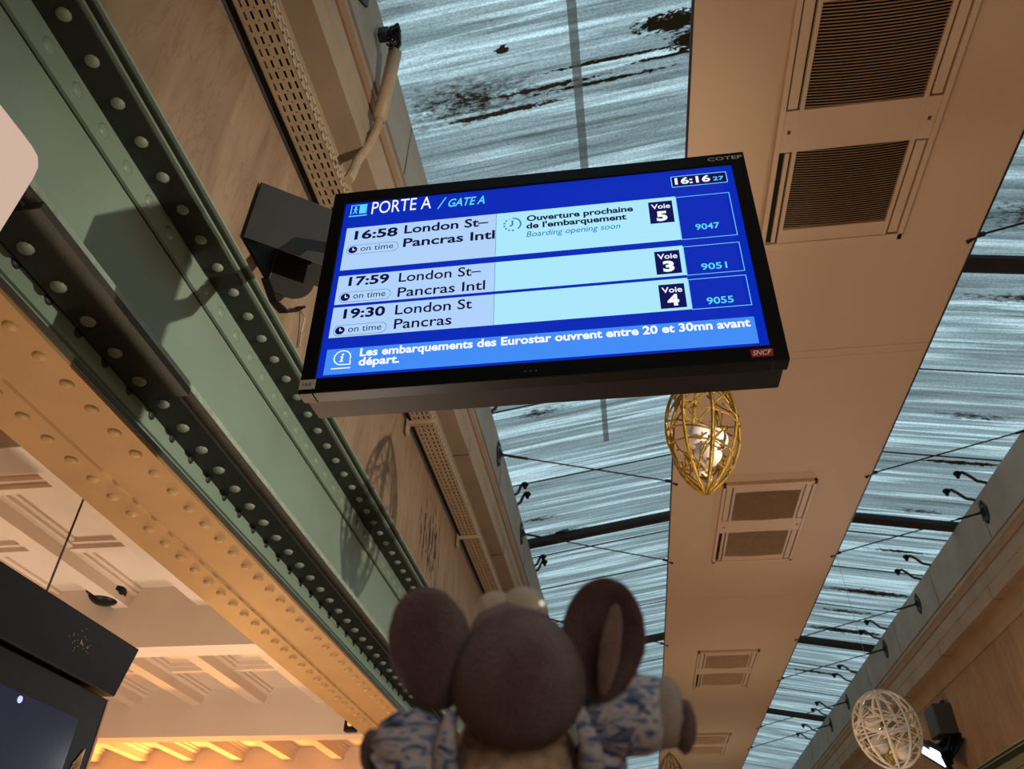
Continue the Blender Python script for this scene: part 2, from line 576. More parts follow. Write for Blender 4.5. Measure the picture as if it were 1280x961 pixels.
def cornice(side):
    f = (lambda x: x) if side == 'left' else mx
    prof = [(-1.95, 3.45), (-1.19, 3.45), (-1.19, 3.60), (-1.18, 3.61), (-1.18, 3.735), (-1.19, 3.75),
            (-1.19, 3.86), (-1.175, 3.87), (-1.175, 3.915), (-1.20, 3.92), (-1.20, 3.93), (-1.95, 3.93)]
    c = struct(MB().extr([(f(x), z) for x, z in prof], -3.2, 32, 1).build('trim_1' if side == 'left' else 'trim_2', M['cornice']))
    MB().extr([(f(x), z) for x, z in [(-1.195, 3.765), (-1.176, 3.765), (-1.176, 3.85), (-1.195, 3.85)]], -3.2, 32).build('fillet', M['fillet'], c)
    prof = [(-1.95, 3.93), (-1.163, 3.93), (-1.16, 4.43), (-1.95, 4.43)]
    a = struct(MB().extr([(f(x), z) for x, z in prof], -3.2, 32, 1).build('wall_left_upper' if side == 'left' else 'wall_right_upper', M['attic']))
    j = MB()
    y = 0.95 if side == 'left' else 0.7
    while y < 30:
        xx = sorted((f(-1.2), f(-1.1585)))
        j.box(xx[0], xx[1], y - .004, y + .004, 3.94, 4.42)
        y2 = y + 0.55
        xx = sorted((f(-1.2), f(-1.1885)))
        j.box(xx[0], xx[1], y2 - .004, y2 + .004, 3.455, 3.60)
        xx = sorted((f(-1.39), f(-1.195)))
        j.box(xx[0], xx[1], y2 - .004, y2 + .004, 3.447, 3.452)
        xx = sorted((f(-1.2), f(-1.1885)))
        j.box(xx[0], xx[1], y2 + .5 - .004, y2 + .508, 3.755, 3.86)
        y += 1.95
    j.build('stone_joint', M['joint'], a)
    xx = sorted((f(-1.95), f(-1.38)))
    MB().box(xx[0], xx[1], -3.2, 32, 4.43, 4.62).build('gutter_curb', M['steel'], a)
    # small moulding under the cornice
    prof = [(-1.405, 3.25), (-1.385, 3.25), (-1.36, 3.29), (-1.36, 3.33), (-1.34, 3.40), (-1.33, 3.451), (-1.405, 3.451)]
    struct(MB().extr([(f(x), z) for x, z in prof], -3.2, 32, 1).build('trim_3' if side == 'left' else 'trim_4', M['cornice']))


cornice('left')
cornice('right')

# bulkhead hanging under the ridge
bh = struct(MB().extr([(.548, 3.776), (2.382, 3.776), (2.382, 3.79), (2.10, 4.25), (.83, 4.25), (.548, 3.79)], -3.0, 32).build('ceiling', M['bulkhead']))
sm = MB()
for y in (-0.1, 4.75, 9.55, 14.4, 19.2, 24.0):
    sm.box(.552, 2.378, y - .004, y + .004, 3.7735, 3.7765)
    sm.box(.552, 2.378, y + .085, y + .091, 3.7745, 3.7765)
sm.build('panel_seam', M['bulkhead'], bh)
eg = MB()
eg.box(.536, .5475, -3, 32, 3.772, 3.795)
eg.box(2.3825, 2.394, -3, 32, 3.772, 3.795)
eg.build('edge_strip', M['steel'], bh)

# skylights: two glass slopes meeting above the bulkhead
SL = 0.17


def zl(x):
    return 4.43 + SL * (x + 1.16)


GO = .115                                    # glass lies on top of the rafters


spotsL = [(-0.494, 2.505, .055, .035, .4), (0.56, 2.56, .30, .085, .5), (0.70, 2.70, .22, .10, .6),
          (-0.78, 2.80, .62, .22, 2.2), (-0.55, 2.93, .5, .03, .8), (-0.25, 2.82, .55, .025, .7), (0.15, 2.72, .55, .018, .6), (0.1, 2.86, .6, .018, .7),
          (0.52, 2.78, .35, .014, .6), (-0.95, 8.55, .45, .10, 1.2), (-0.7, 6.35, .5, .16, 1.6), (-0.4, 5.7, .7, .05, 1.2),
          (-0.55, 11.9, .6, .25, 1.2), (-0.2, 5.1, .9, .22, 1.8), (-0.7, 9.0, .5, .12, 1.3), (-.3, 6.05, .8, .16, 1.8), (0.2, 2.2, .8, .03, 1.2), (0.1, 5.45, .5, .04, 1.0)]
spotsR = [(3.72, 7.76, .55, .05, .6), (3.55, 11.4, .9, .12, .9), (3.62, 10.0, .5, .05, .8), (3.5, 5.2, .9, .10, 1.4),
          (3.5, 13.0, .8, .14, .8), (3.4, 4.3, .9, .3, 1.6), (3.6, 6.9, .7, .12, 1.6), (3.4, 12.2, .8, .12, 1.0), (3.6, 8.9, .6, .1, 1.5), (3.4, 15.2, .8, .10, .9)]
gl = MB()
gl.prism([(-1.40, -3, zl(-1.40) + GO), (CX, -3, zl(CX) + GO), (CX, 32, zl(CX) + GO), (-1.40, 32, zl(-1.40) + GO)], (0, 0, .012))
# single face is enough for a pane: keep underside only
g1 = struct(gl.build('window_1', glass_mat('dirty_glass', spotsL)))
gr = MB()
gr.prism([(mx(-1.40), -3, zl(-1.40) + GO), (CX, -3, zl(CX) + GO), (CX, 32, zl(CX) + GO), (mx(-1.40), 32, zl(-1.40) + GO)], (0, 0, .012))
g2 = struct(gr.build('window_2', glass_mat('dirty_glass_right', spotsR)))
for g in (g1, g2):                            # keep one layer of dirt: drop the upper faces
    bm = bmesh.new()
    bm.from_mesh(g.data)
    bmesh.ops.delete(bm, geom=[f for f in bm.faces if f.normal.z > -0.5], context='FACES')
    bm.to_mesh(g.data)
    bm.free()

# pale joint tape along the left glass
m_, nt_, b_ = new_mat('frosted_tape')
b_.inputs['Base Color'].default_value = s2l((120, 140, 148)) + (1,)
b_.inputs['Alpha'].default_value = 0.55
b_.inputs['Roughness'].default_value = 0.6
M['tape'] = m_
tp = MB().prism([(-.087, -3, zl(-.087) + GO - .004), (-.028, -3, zl(-.028) + GO - .004), (-.028, 7.3, zl(-.028) + GO - .004), (-.087, 7.3, zl(-.087) + GO - .004)], (0, 0, .001))
tp.build('joint_strip', M['tape'], g1)

# thin glazing bars, parts of the skylights
for side, win in ((0, g1), (1, g2)):
    f = (lambda x: x) if side == 0 else mx
    for y in (5.03, 6.34, 7.84, 9.80, 10.9, 12.3, 15.2, 16.8):
        if y == 5.03 and side == 0:
            continue
        a = Vector((f(-1.30), y, zl(-1.30) + GO - .010))
        b = Vector((f(1.3), y, zl(1.3) + GO - .010))
        MB().tube([a, b], .009, 6).build('glazing_bar', M['steel'], win)

# mezzanine coffered ceiling on the left
cl = MB()
cl.box(-9.2, -1.62, -3.2, 32, 1.80, 2.0)
yb = [2.03 + 2.05 * k for k in range(-3, 10)]
xr = [-2.42 - 0.53 * k for k in range(0, 13)]
for x in xr:
    cl.extr([(x - .05, 1.81), (x - .095, 1.81), (x - .095, 1.785), (x - .08, 1.775), (x - .08, 1.76), (x - .055, 1.745), (x - .05, 1.68), (x + .05, 1.68),
             (x + .055, 1.745), (x + .08, 1.76), (x + .08, 1.775), (x + .095, 1.785), (x + .095, 1.81), (x + .05, 1.81)], -3.2, 30)
for a, b in zip(yb, yb[1:]):
    for k in (1, 2):
        y = a + .16 + (b - a - .16) * k / 3.0
        cl.box(-9.1, -2.40, y - .024, y + .024, 1.745, 1.81)
        cl.box(-9.1, -2.40, y - .05, y + .05, 1.772, 1.81)
ceil = struct(cl.build('ceiling_left', M['ceiling']))
for y in yb:
    if y > 13:
        continue
    MB().box(-9.1, -1.80, y, y + .17, 1.44, 1.86).build('cross_beam', M['ceiling'], ceil)
# pale cove moulding beside the girder
MB().extr([(-1.80, 1.62), (-2.24, 1.62), (-2.24, 1.66), (-2.27, 1.67), (-2.27, 1.72), (-2.34, 1.74), (-2.34, 1.86), (-1.80, 1.86)], -3.2, 30).build('cove_moulding', M['ceiling'], ceil)


# ------------------------------------------------------------------ riveted girders
def girder(side):
    f = (lambda x: x) if side == 'left' else mx
    lab = 'riveted steel girder with pale green web and lamplit ochre bottom flange under left stone wall' if side == 'left' else \
          'riveted girder edge under the stone wall in the bottom right corner'
    root = empty('riveted_girder', (f(-1.6), 0, 1.25), lab, 'girder')

    def P(name, prof, m, y0=Y0 - 1.4, y1=31.5, **kw):
        o = MB().extr([(f(x) - f(-1.6), z - 1.25) for x, z in prof], y0, y1).build(name, m, root, **kw)
        return o

    def R(x0, x1, z0, z1):
        return [(x0, z0), (x1, z0), (x1, z1), (x0, z1)]

    part_label(P('bottom_flange', [(-1.608, 1.25), (-1.40, 1.25), (-1.40, 1.272), (-1.79, 1.272), (-1.775, 1.243), (-1.615, 1.243)], M['ochre']), 'bottom flange in warm lamplit ochre')
    P('flange_edge', R(-1.415, -1.396, 1.262, 1.282), M['shaded_brown'])
    P('web', R(-1.62, -1.53, 1.272, 2.15), M['green'])
    P('ledge_angle', R(-1.53, -1.385, 1.468, 1.481), M['shaded_green'])
    P('ledge_plate', R(-1.53, -1.349, 1.481, 1.492), M['shaded_brown'])
    P('ledge_edge', R(-1.53, -1.345, 1.492, 1.512), M['green_edge'])
    P('cover_plate', R(-1.50, -1.334, 1.455, 1.481), M['shaded_brown'], 1.06, 1.83)
    P('ledge_leg', R(-1.53, -1.518, 1.41, 1.468), M['green'])
    P('flange_leg', R(-1.53, -1.515, 2.03, 2.135), M['green'])
    P('dark_line', R(-1.53, -1.5285, 2.024, 2.030), M['dark'])  # thin dark line along the lower edge of the angle leg
    P('flange_angle', R(-1.53, -1.398, 2.135, 2.148), M['shaded_green'])
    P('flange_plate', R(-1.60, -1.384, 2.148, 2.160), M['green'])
    P('flange_plate', R(-1.60, -1.37, 2.162, 2.172), M['shaded_green'])
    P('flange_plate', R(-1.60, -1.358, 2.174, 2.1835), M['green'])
    P('cover_plate', R(-1.515, -1.392, 2.131, 2.136), M['shaded_green'], Y0 - 1.4, 1.95)
    if side == 'right':
        return root
    rows = []
    for k in range(-1, 34):
        rows.append(('lamplit_rivet', (-1.452, 1.363 + .1185 * k, 1.25), (0, 0, -1), .021, .011))
        rows.append(('lamplit_rivet', (-1.664, 1.363 + .1185 * k, 1.243), (0, 0, -1), .021, .011))
    for k in range(0, 30):
        rows.append(('rivet', (-1.452, 1.175 + .1405 * k, 1.455 if k < 5 else 1.468), (0, 0, -1), .022, .015))
        rows.append(('shaded_green', (-1.518, 1.225 + .1405 * k, 1.461), (1, 0, 0), .017, .008))  # rivet heads coloured dark for the shade under the ledge
    for k in range(0, 30):
        rows.append(('rivet', (-1.448, .913 + .1415 * k, 2.131 if k < 8 else 2.135), (0, 0, -1), .022, .015))
        rows.append(('green', (-1.515, .972 + .1415 * k, 2.085), (1, 0, 0), .026, .010))
    rows.sort(key=lambda r: r[1][1])
    o0 = Vector((-1.6, 0, 1.25))
    protos = {}
    rest = MB()
    for i, (m, p, n, r, h) in enumerate(rows):
        if i < 100:
            key = (m, n)
            if key not in protos:
                protos[key] = MB().dome((0, 0, 0), n, r, h).build('rivet', M[m], root, smooth=True)
                o = protos[key]
            else:
                o = protos[key].copy()
                C.objects.link(o)
            o.location = Vector(p) - o0
    # the smaller, farther ones: one part per colour
    for m in ('lamplit_rivet', 'rivet', 'green', 'shaded_green'):
        rest = MB()
        for i, (mm, p, n, r, h) in enumerate(rows):
            if i >= 100 and mm == m:
                rest.dome(Vector(p) - o0, n, r, h, 8, 3)
        o = rest.build('rivets', M[m], root, smooth=True)
        o['kind'] = 'stuff'
    # paint chips on the web
    ch = MB()
    for (y, z, r) in ((2.08, 1.395, .006), (2.75, 1.39, .006), (3.3, 1.395, .005), (4.0, 1.39, .005)):
        ch.dome((-1.53 + 1.6, y, z - 1.25), (1, 0, 0), r, .002)
    ch.build('paint_chip', M['dark'], root)
    return root


girder('left')
girder('right')

# ------------------------------------------------------------------ cable tray on the left wall
tray = empty('cable_tray', (-1.285, 0, 3.0), 'perforated cream cable tray running along the left stone wall under the cornice', 'cable tray')
bm = MB()
ux = [-.058, -.042, -.031, -.012, -.001, .008, .016, .025, .036, .055, .066, .083]
pitch = .052
ny = int((22 - Y0) / pitch)
verts = {}


def tv(i, j, k):
    key = (i, j, k)
    if key not in verts:
        yy = Y0 + j * pitch + (0, .005, .038, .042, .048)[k]
        verts[key] = bm.bm.verts.new((ux[i], yy, 0))
    return verts[key]


for j in range(ny):
    for k in range(5):
        a, b = (j, k), ((j, k + 1) if k < 4 else (j + 1, 0))
        for i in range(len(ux) - 1):
            hole = (k == 1 and i in (1, 3, 7, 9)) or (k == 3 and i == 5)
            if hole:
                continue
            bm.bm.faces.new((tv(i, a[0], a[1]), tv(i + 1, a[0], a[1]), tv(i + 1, b[0], b[1]), tv(i, b[0], b[1])))
t_ = bm.build('tray_base', M['tray'], tray, recalc=False)
so = t_.modifiers.new('thickness', 'SOLIDIFY')
so.thickness = 0.003
sd = MB()
for s in (-.7, 1):
    for j in range(ny):
        y = Y0 + j * pitch
        sd.box(s * .083 - .002, s * .083 + .002, y, y + .014, 0, .06)
    sd.box(s * .083 - .002, s * .083 + .002, Y0, 22, -.003, .016)
    sd.box(s * .083 - .002, s * .083 + .002, Y0, 22, .05, .066)
sd.build('tray_side', M['tray'], tray)
MB().box(-.094, -.062, Y0, 22, .012, .05).build('gap_shade', M['case'], tray)  # dark strip in place of the shaded gap between tray and wall
MB().box(-.045, .06, Y0, 22, .016, .03).build('cable_bundle', M['cable'], tray)
for (y, yy) in ((4.24, 0), (6.0, 0), (8.6, 0), (0.3, 0)):
    ab = MB()
    ab.box(-.093, .105, y - .022, y + .022, -.022, -.006)
    ab.box(-.093, .105, y - .026, y - .020, -.035, -.006)
    ab.build('support_arm', M['tray'], tray)
    MB().box(-.094, -.084, y - .03, y + .03, -.10, .05).build('support_foot', M['tray'], tray)

# beige conduit with a black cable bunch climbing from the tray over the cornice
cd = empty('conduit', (-1.24, 2.27, 3.13), 'beige corrugated conduit rising from the cable tray over the left cornice', 'conduit')
o0 = Vector((-1.24, 2.27, 3.13))
pts = [Vector(p) - o0 for p in ((-1.185, 2.26, 3.07), (-1.195, 2.30, 3.16), (-1.205, 2.345, 3.33), (-1.175, 2.375, 3.50), (-1.145, 2.365, 3.62), (-1.118, 2.315, 3.66))]
fine = []
for a, b in zip(pts, pts[1:]):
    for k in range(14):
        fine.append(a.lerp(b, k / 14))
fine.append(pts[-1])
MB().tube(fine, .03, 10, radii=[.022 + .0035 * (i % 2) for i in range(len(fine))]).build('corrugated_hose', M['conduit'], cd, smooth=False)
MB().tube([Vector(p) - o0 for p in ((-1.118, 2.315, 3.64), (-1.09, 2.275, 3.88), (-1.05, 2.20, 4.10))], .038, 14).build('rigid_tube', M['conduit'], cd, smooth=True)
cb = MB()
for k in range(7):
    q = [Vector((-1.06 + .02 * math.sin(k * 2.1), 2.20 - .012 * k, 4.08))]
    for t in range(1, 14):
        a = t / 13 * (4.2 + .4 * k)
        q.append(Vector((-1.045 + .032 * math.sin(a + k), 2.17 - .07 * t / 13 + .02 * math.cos(a * 1.3 + k), 4.11 + .045 * (1 - math.cos(a)) * .5 + .055 * t / 13)))
    cb.tube([p - o0 for p in q], .008, 6)
cb.build('cable_loop', M['cable'], cd, smooth=True)
MB().box(.10, .16, -.16, -.10, 1.02, 1.10).build('cable_gland', M['cable'], cd, bevel=.01)

# ------------------------------------------------------------------ rafters, tie rods, hooks
raf = [('dark steel rafter crossing the left skylight just above the plush toy', 0, 9.25), ('dark steel rafter crossing the left skylight lowest in the photo, beside the right plush ear', 0, 13.8),
       ('dark steel rafter over the right skylight beside the large air grilles at the photo edge', 1, 4.85),
       ('dark steel rafter over the right skylight level with the second air grille unit', 1, 9.3), ('dark steel rafter over the right skylight level with the third air grille unit', 1, 13.8),
       ('dark steel rafter over the right skylight near the bottom, below the third air grille unit', 1, 18.35)]
for lab, side, y in raf:
    f = (lambda x: x) if side == 0 else mx
    root = empty('roof_rafter', (f(-1.17), y, zl(-1.17) + .055), lab, 'rafter', 'steel rafters under the skylights')
    a, b = Vector((f(-1.36), y, zl(-1.36) + .06)), Vector((f(1.35), y, zl(1.35) + .06))
    o0 = Vector(root.location)
    d = (b - a).normalized()
    up = d.cross(Vector((0, 1, 0)))
    if up.z < 0:
        up = -up
    c = (a + b) / 2 - o0
    L = (b - a).length / 2
    w_ = MB()
    w_.obox(c, d, (0, 1, 0), up, L, .012, .05)
    w_.build('rafter_web', M['steel'], root)
    fl = MB()
    fl.obox(c - up * .05, d, (0, 1, 0), up, L, .075, .007)
    fl.build('rafter_flange', M['steel'], root)

ordL = {1.88: 'thin tie rod with a bolted wall plate at the top of the left cornice', 6.63: 'upper thin tie rod crossing the left skylight beside the gold ornament',
        8.43: 'thin tie rod crossing the left skylight just beside the dark rafter above the toy', 11.25: 'lower thin tie rod over the left skylight, partly hidden by the right plush ear'}
ordR = {3.72: 'thin tie rod over the right skylight nearest the top right photo edge', 6.68: 'thin tie rod over the right skylight above the second air grille unit level',
        8.43: 'thin tie rod over the right skylight from which the silver ornament hangs', 11.15: 'thin tie rod over the right skylight above the third air grille unit level',
        13.05: 'thin tie rod over the right skylight just below the third air grille unit level', 16.05: 'thin tie rod over the right skylight, second from the bottom of the photo',
        17.75: 'lowest thin tie rod over the right skylight near the silver ornament top'}
for side, dct in ((0, ordL), (1, ordR)):
    f = (lambda x: x) if side == 0 else mx
    for y, lab in dct.items():
        root = empty('tie_rod', (f(-1.16), y, 4.22), lab, 'tie rod', 'tie rods from cornice to bulkhead')
        o0 = Vector(root.location)
        a, b = Vector((f(-1.12), y, 4.21)), Vector((f(.545), y, 3.792))
        MB().tube([a - o0, b - o0], .0075, 8).build('rod', M['steel'], root)
        MB().tube([a - o0, a.lerp(b, .16) - o0], .014, 8).build('turnbuckle', M['steel'], root)
        MB().tube([b.lerp(a, .035) - o0, b - o0, b - o0 + Vector((.05 if side == 0 else -.05, .03, -.02))], .017, 8).build('clevis', M['steel'], root)
        s = 1 if side == 0 else -1
        pl = MB()
        pl.prism([(0, -.10, .02), (0, -.02, .14), (0, .06, .10), (0, .085, -.06), (0, .0, -.15), (0, -.075, -.09)], (s * .014, 0, 0))
        pl.prism([(0, -.018, .08), (s * .055, -.018, .0), (0, -.018, -.08)], (0, .036, 0))
        pl.build('wall_plate', M['bracket'], root)
        bt = MB()
        for (yy, zz) in ((-.02, .10), (.0, -.12)):
            bt.dome((s * .014, yy, zz), (s, 0, 0), .016, .014, 8, 3)
        bt.build('bolt', M['black'], root, smooth=True)

hookL = [6.17, 7.87, 8.10, 9.85, 10.02]
hookR = [8.15, 8.55, 10.34, 10.8, 12.75, 13.2, 15.0, 15.5, 17.4, 17.9, 19.2, 20.0]


def hook_mesh(s):
    h = MB()
    p = [Vector((0, 0, 0)), Vector((s * .10, 0, .03)), Vector((s * .17, -.01, .10)), Vector((s * .23, -.02, .14)), Vector((s * .29, -.03, .12))]
    q = []
    for a, b in zip(p, p[1:]):
        for k in range(4):
            q.append(a.lerp(b, k / 4))
    q.append(p[-1])
    h.tube(q, .018, 8)
    return h, p[-1]


namesL = ['at the lower left corner of the display', 'upper of the pair above the dark left rafter', 'lower of the pair above the dark left rafter',
          'upper of the pair just below the dark left rafter', 'lower of the pair just below the dark left rafter']
namesR = ['upper of the first pair, above the first visible wall plate', 'lower of the first pair, above the first visible wall plate',
          'upper of the second pair, between the first two wall plates', 'lower of the second pair, between the first two wall plates',
          'upper of the third pair, beside the small third air grille', 'lower of the third pair, beside the small third air grille',
          'upper of the fourth pair, above the silver ornament', 'lower of the fourth pair, above the silver ornament',
          'upper of the fifth pair, left of the silver ornament', 'lower of the fifth pair, left of the silver ornament',
          'second from the bottom end of the right ledge', 'lowest on the right ledge']
for side, lst, nm in ((0, hookL, namesL), (1, hookR, namesR)):
    s = 1 if side == 0 else -1
    first = None
    for y, nn in zip(lst, nm):
        lab = ('short dark hooked arm on the left glass ledge, ' if side == 0 else 'curved dark hooked arm on the right glass ledge, ') + nn
        lab = ' '.join(lab.split()[:16])
        if first is None:
            first = empty('ledge_hook', (0, 0, 0), lab, 'hook', 'dark hooks along the glass ledges')
            h, e = hook_mesh(s if side == 1 else s * .45)
            h.build('arm', M['bracket'], first, smooth=True)
            k = MB()
            k.ball(e, (.045, .04, .032), 10, 7)
            k.ball(e + Vector((0, .01, -.03)), (.025, .025, .03), 8, 6)
            k.build('hook_head', M['black'], first, smooth=True)
            o = first
        else:
            o = copy_tree(first)
        o['label'] = lab
        o.location = (-1.17 if side == 0 else mx(-1.17), y, 4.43)

# ------------------------------------------------------------------ air-conditioning grille units on the bulkhead
HW, HL = .435, .885


def vent_unit(label):
    root = empty('air_grille_unit', (CX, 0, 3.776), label, 'air grille', 'air grille units along the bulkhead')
    fr = MB()
    z0, z1 = -.030, 0.0
    fr.box(-HW, -HW + .03, -HL, HL, z0 - .006, z1)
    fr.box(HW - .03, HW, -HL, HL, z0 - .006, z1)
    fr.box(-HW, HW, -HL, -HL + .05, z0 - .006, z1)
    fr.box(-HW, HW, HL - .05, HL, z0 - .006, z1)
    fr.box(-HW + .03, HW - .03, -.135, .135, z0, z1)
    for s in (-1, 1):                                           # rails each side of the grilles
        fr.box(s * .32 - .012, s * .32 + .012, -HL + .05, HL - .05, z0 - .002, z1)
    for yy in (-.78, .78):
        fr.box(-.308, .308, yy - .055, yy + .055, z0, z1)
    fr.build('frame', M['vent'], root, bevel=.003)
    MB().box(-.40, .40, -HL + .04, HL - .04, -.006, -.001).build('back_plate', M['dark'], root)
    for sy in (-1, 1):
        yc0, yc1 = (.135, .725) if sy > 0 else (-.725, -.135)
        g = MB()
        ns = 34
        for k in range(ns):
            y = yc0 + (yc1 - yc0) * (k + .5) / ns
            n = 8
            prev = None
            for i in range(n + 1):                             # slightly sagging slat
                x = -.308 + .616 * i / n
                sag = -.018 * (1 - (x / .308) ** 2)
                z = -.020 + sag
                ring = [g.bm.verts.new(p) for p in ((x, y - .006, z), (x, y + .004, z + .010), (x, y + .005, z + .008), (x, y - .004, z - .003))]
                if prev:
                    for a in range(4):
                        g.bm.faces.new((prev[a], prev[(a + 1) % 4], ring[(a + 1) % 4], ring[a]))
                prev = ring
        g.build('grille', M['louvre'], root)
        for sx in (-1, 1):
            p = MB()
            x0, x1 = sorted((sx * .338, sx * .402))
            ya, yb_ = (yc0 + .01, yc1 + .10) if sy > 0 else (yc0 - .10, yc1 - .01)
            open_ = .026 if (sx < 0 and sy > 0) else 0.0
            p.box(x0 + .006 + open_, x1 - .006, ya, yb_, -.028, -.008)
            p.build('side_flap', M['vent'], root, bevel=.004)
    b = MB()
    for sx in (-1, 1):
        b.box(sx * .37 - .008, sx * .37 + .008, -.012, .012, -.033, -.029)
    b.build('latch', M['joint'], root)
    return root


vents = ['largest air grille unit with two ribbed grilles, at the top right beside the display', 'air grille unit with two brown panels, second from the top, below the gold ornament',
         'air grille unit third from the top, right of the plush toy', 'smallest air grille unit lowest on the bulkhead, right of the plush hand']
v0 = None
for k, (yc, lab) in enumerate(zip((2.755, 7.565, 12.42, 17.29), vents)):
    if v0 is None:
        v0 = vent_unit(lab)
        o = v0
    else:
        o = copy_tree(v0)
        o['label'] = lab
    o.location = (CX, yc, 3.776)

# ------------------------------------------------------------------ departures display
TH = math.radians(4.36)
disp = empty('departures_display', (-.1595, 1.3248, 1.377), 'black departures display with blue screen listing London trains, hung in the middle', 'display', rot=(PI / 2 + TH, 0, 0))
# local axes: x right, y up the screen, z towards the viewer
bz = MB()
BW, BHt, BHb = .548, .326, -.328
SW, SH0, SH1 = .513, -.286, .286
bz.box(-BW, -SW, BHb, BHt, -.035, .006)
bz.box(SW, BW, BHb, BHt, -.035, .006)
bz.box(-SW, SW, SH1, BHt, -.035, .006)
bz.box(-SW, SW, BHb, SH0, -.035, .006)
bz.build('bezel', M['black'], disp, bevel=.002)
cs = MB()
cs.box(-BW + .006, BW - .006, BHb + .004, BHt - .004, -.115, -.0355)
cs.build('housing', M['case'], disp, bevel=.004)

BLUE = emit('screen_blue', (2, 40, 182))
blue_grad = BLUE
ICE_L = emit('screen_ice_left', (176, 210, 250))
ICE_R = emit('screen_ice_right', (172, 232, 252))
NAVY = emit('screen_navy', (6, 10, 84))
INK = emit('screen_ink', (8, 6, 56))
WHITE = emit('screen_white', (246, 250, 255))
CYAN = emit('screen_cyan', (92, 214, 250))
TEAL = emit('screen_teal', (20, 120, 190))
SKYB = emit('screen_sky', (66, 140, 246))
DEEP = emit('screen_deep', (3, 20, 140))
LINE = emit('screen_line', (120, 205, 255))
WHITEI = emit('screen_pill_line', (96, 130, 190))

scr = MB().box(-SW, SW, SH0, SH1, -.010, .0005).build('screen', BLUE, disp)
part_label(scr, 'lit blue screen')


def rect(name, u0, u1, v0, v1, m, lev):
    z = .0005 + .00035 * lev
    return MB().box(u0, u1, v0, v1, z - .0003, z).build(name, m, scr)


def frame_line(u0, u1, v0, v1, t, m, lev, r=0.0, name='outline'):
    z = .0005 + .00035 * lev
    pts = []
    if r <= 0:
        pts = [(u0, v0), (u1, v0), (u1, v1), (u0, v1)]
    else:
        for cx, cy, a0 in ((u1 - r, v0 + r, -90), (u1 - r, v1 - r, 0), (u0 + r, v1 - r, 90), (u0 + r, v0 + r, 180)):
            for k in range(7):
                a = math.radians(a0 + 15 * k)
                pts.append((cx + r * math.cos(a), cy + r * math.sin(a)))
    b = MB()
    n = len(pts)
    cu, cv = (u0 + u1) / 2, (v0 + v1) / 2
    hu, hv = (u1 - u0) / 2, (v1 - v0) / 2
    inner = [(cu + (p[0] - cu) * (hu - t) / hu, cv + (p[1] - cv) * (hv - t) / hv) for p in pts]
    a = [b.bm.verts.new((p[0], p[1], z)) for p in pts]
    i = [b.bm.verts.new((p[0], p[1], z)) for p in inner]
    for k in range(n):
        b.bm.faces.new((a[k], a[(k + 1) % n], i[(k + 1) % n], i[k]))
    return b.build(name, m, scr)


def disc(b, u, v, r, lev, n=24, a0=0, a1=360, ri=0.0):
    z = .0005 + .00035 * lev
    A = [math.radians(a0 + (a1 - a0) * k / n) for k in range(n + 1)]
    out = [b.bm.verts.new((u + r * math.cos(a), v + r * math.sin(a), z)) for a in A]
    if ri > 0:
        inn = [b.bm.verts.new((u + ri * math.cos(a), v + ri * math.sin(a), z)) for a in A]
        for k in range(n):
            b.bm.faces.new((out[k], out[k + 1], inn[k + 1], inn[k]))
    else:
        c = b.bm.verts.new((u, v, z))
        for k in range(n):
            b.bm.faces.new((c, out[k], out[k + 1]))


def seg(b, p, q, wd, lev):
    z = .0005 + .00035 * lev
    p, q = Vector((p[0], p[1], 0)), Vector((q[0], q[1], 0))
    d = (q - p).normalized()
    n = Vector((-d.y, d.x, 0)) * wd / 2
    vs = [b.bm.verts.new((c.x, c.y, z)) for c in (p - n, q - n, q + n, p + n)]
    b.bm.faces.new(vs)


def raw_text(s, bold, shear):
    cu = bpy.data.curves.new('t', 'FONT')
    cu.body = s
    cu.size = 1.0
    cu.offset = bold
    cu.shear = shear
    cu.resolution_u = 3
    o = bpy.data.objects.new('t', cu)
    C.objects.link(o)
    dg = bpy.context.evaluated_depsgraph_get()
    me = bpy.data.meshes.new_from_object(o.evaluated_get(dg))
    bpy.data.objects.remove(o)
    bpy.data.curves.remove(cu)
    return me


_caps = {}


def cap_h(bold):
    if bold not in _caps:
        me = raw_text('H', bold, 0)
        zs = [v.co.y for v in me.vertices]
        _caps[bold] = (min(zs), max(zs))
        bpy.data.meshes.remove(me)
    return _caps[bold]


def text(s, u0, u1, vb, cap, m, bold=0.0, shear=0.0, lev=4, parent=None, zoff=None, name='text'):
    me = raw_text(s, bold, shear)
    c0, c1 = cap_h(bold)
    xs = [v.co.x for v in me.vertices]
    a, b = min(xs), max(xs)
    sy = cap / (c1 - c0)
    sx = (u1 - u0) / (b - a)
    z = (.0005 + .00035 * lev) if zoff is None else zoff
    for v in me.vertices:
        v.co = Vector((u0 + (v.co.x - a) * sx, vb + (v.co.y - c0) * sy, z))
    me.name = name
    me.materials.clear()
    me.materials.append(m)
    o = bpy.data.objects.new(name, me)
    C.objects.link(o)
    o.parent = parent or scr
    return o


BD, SB, RG = .030, .016, .004
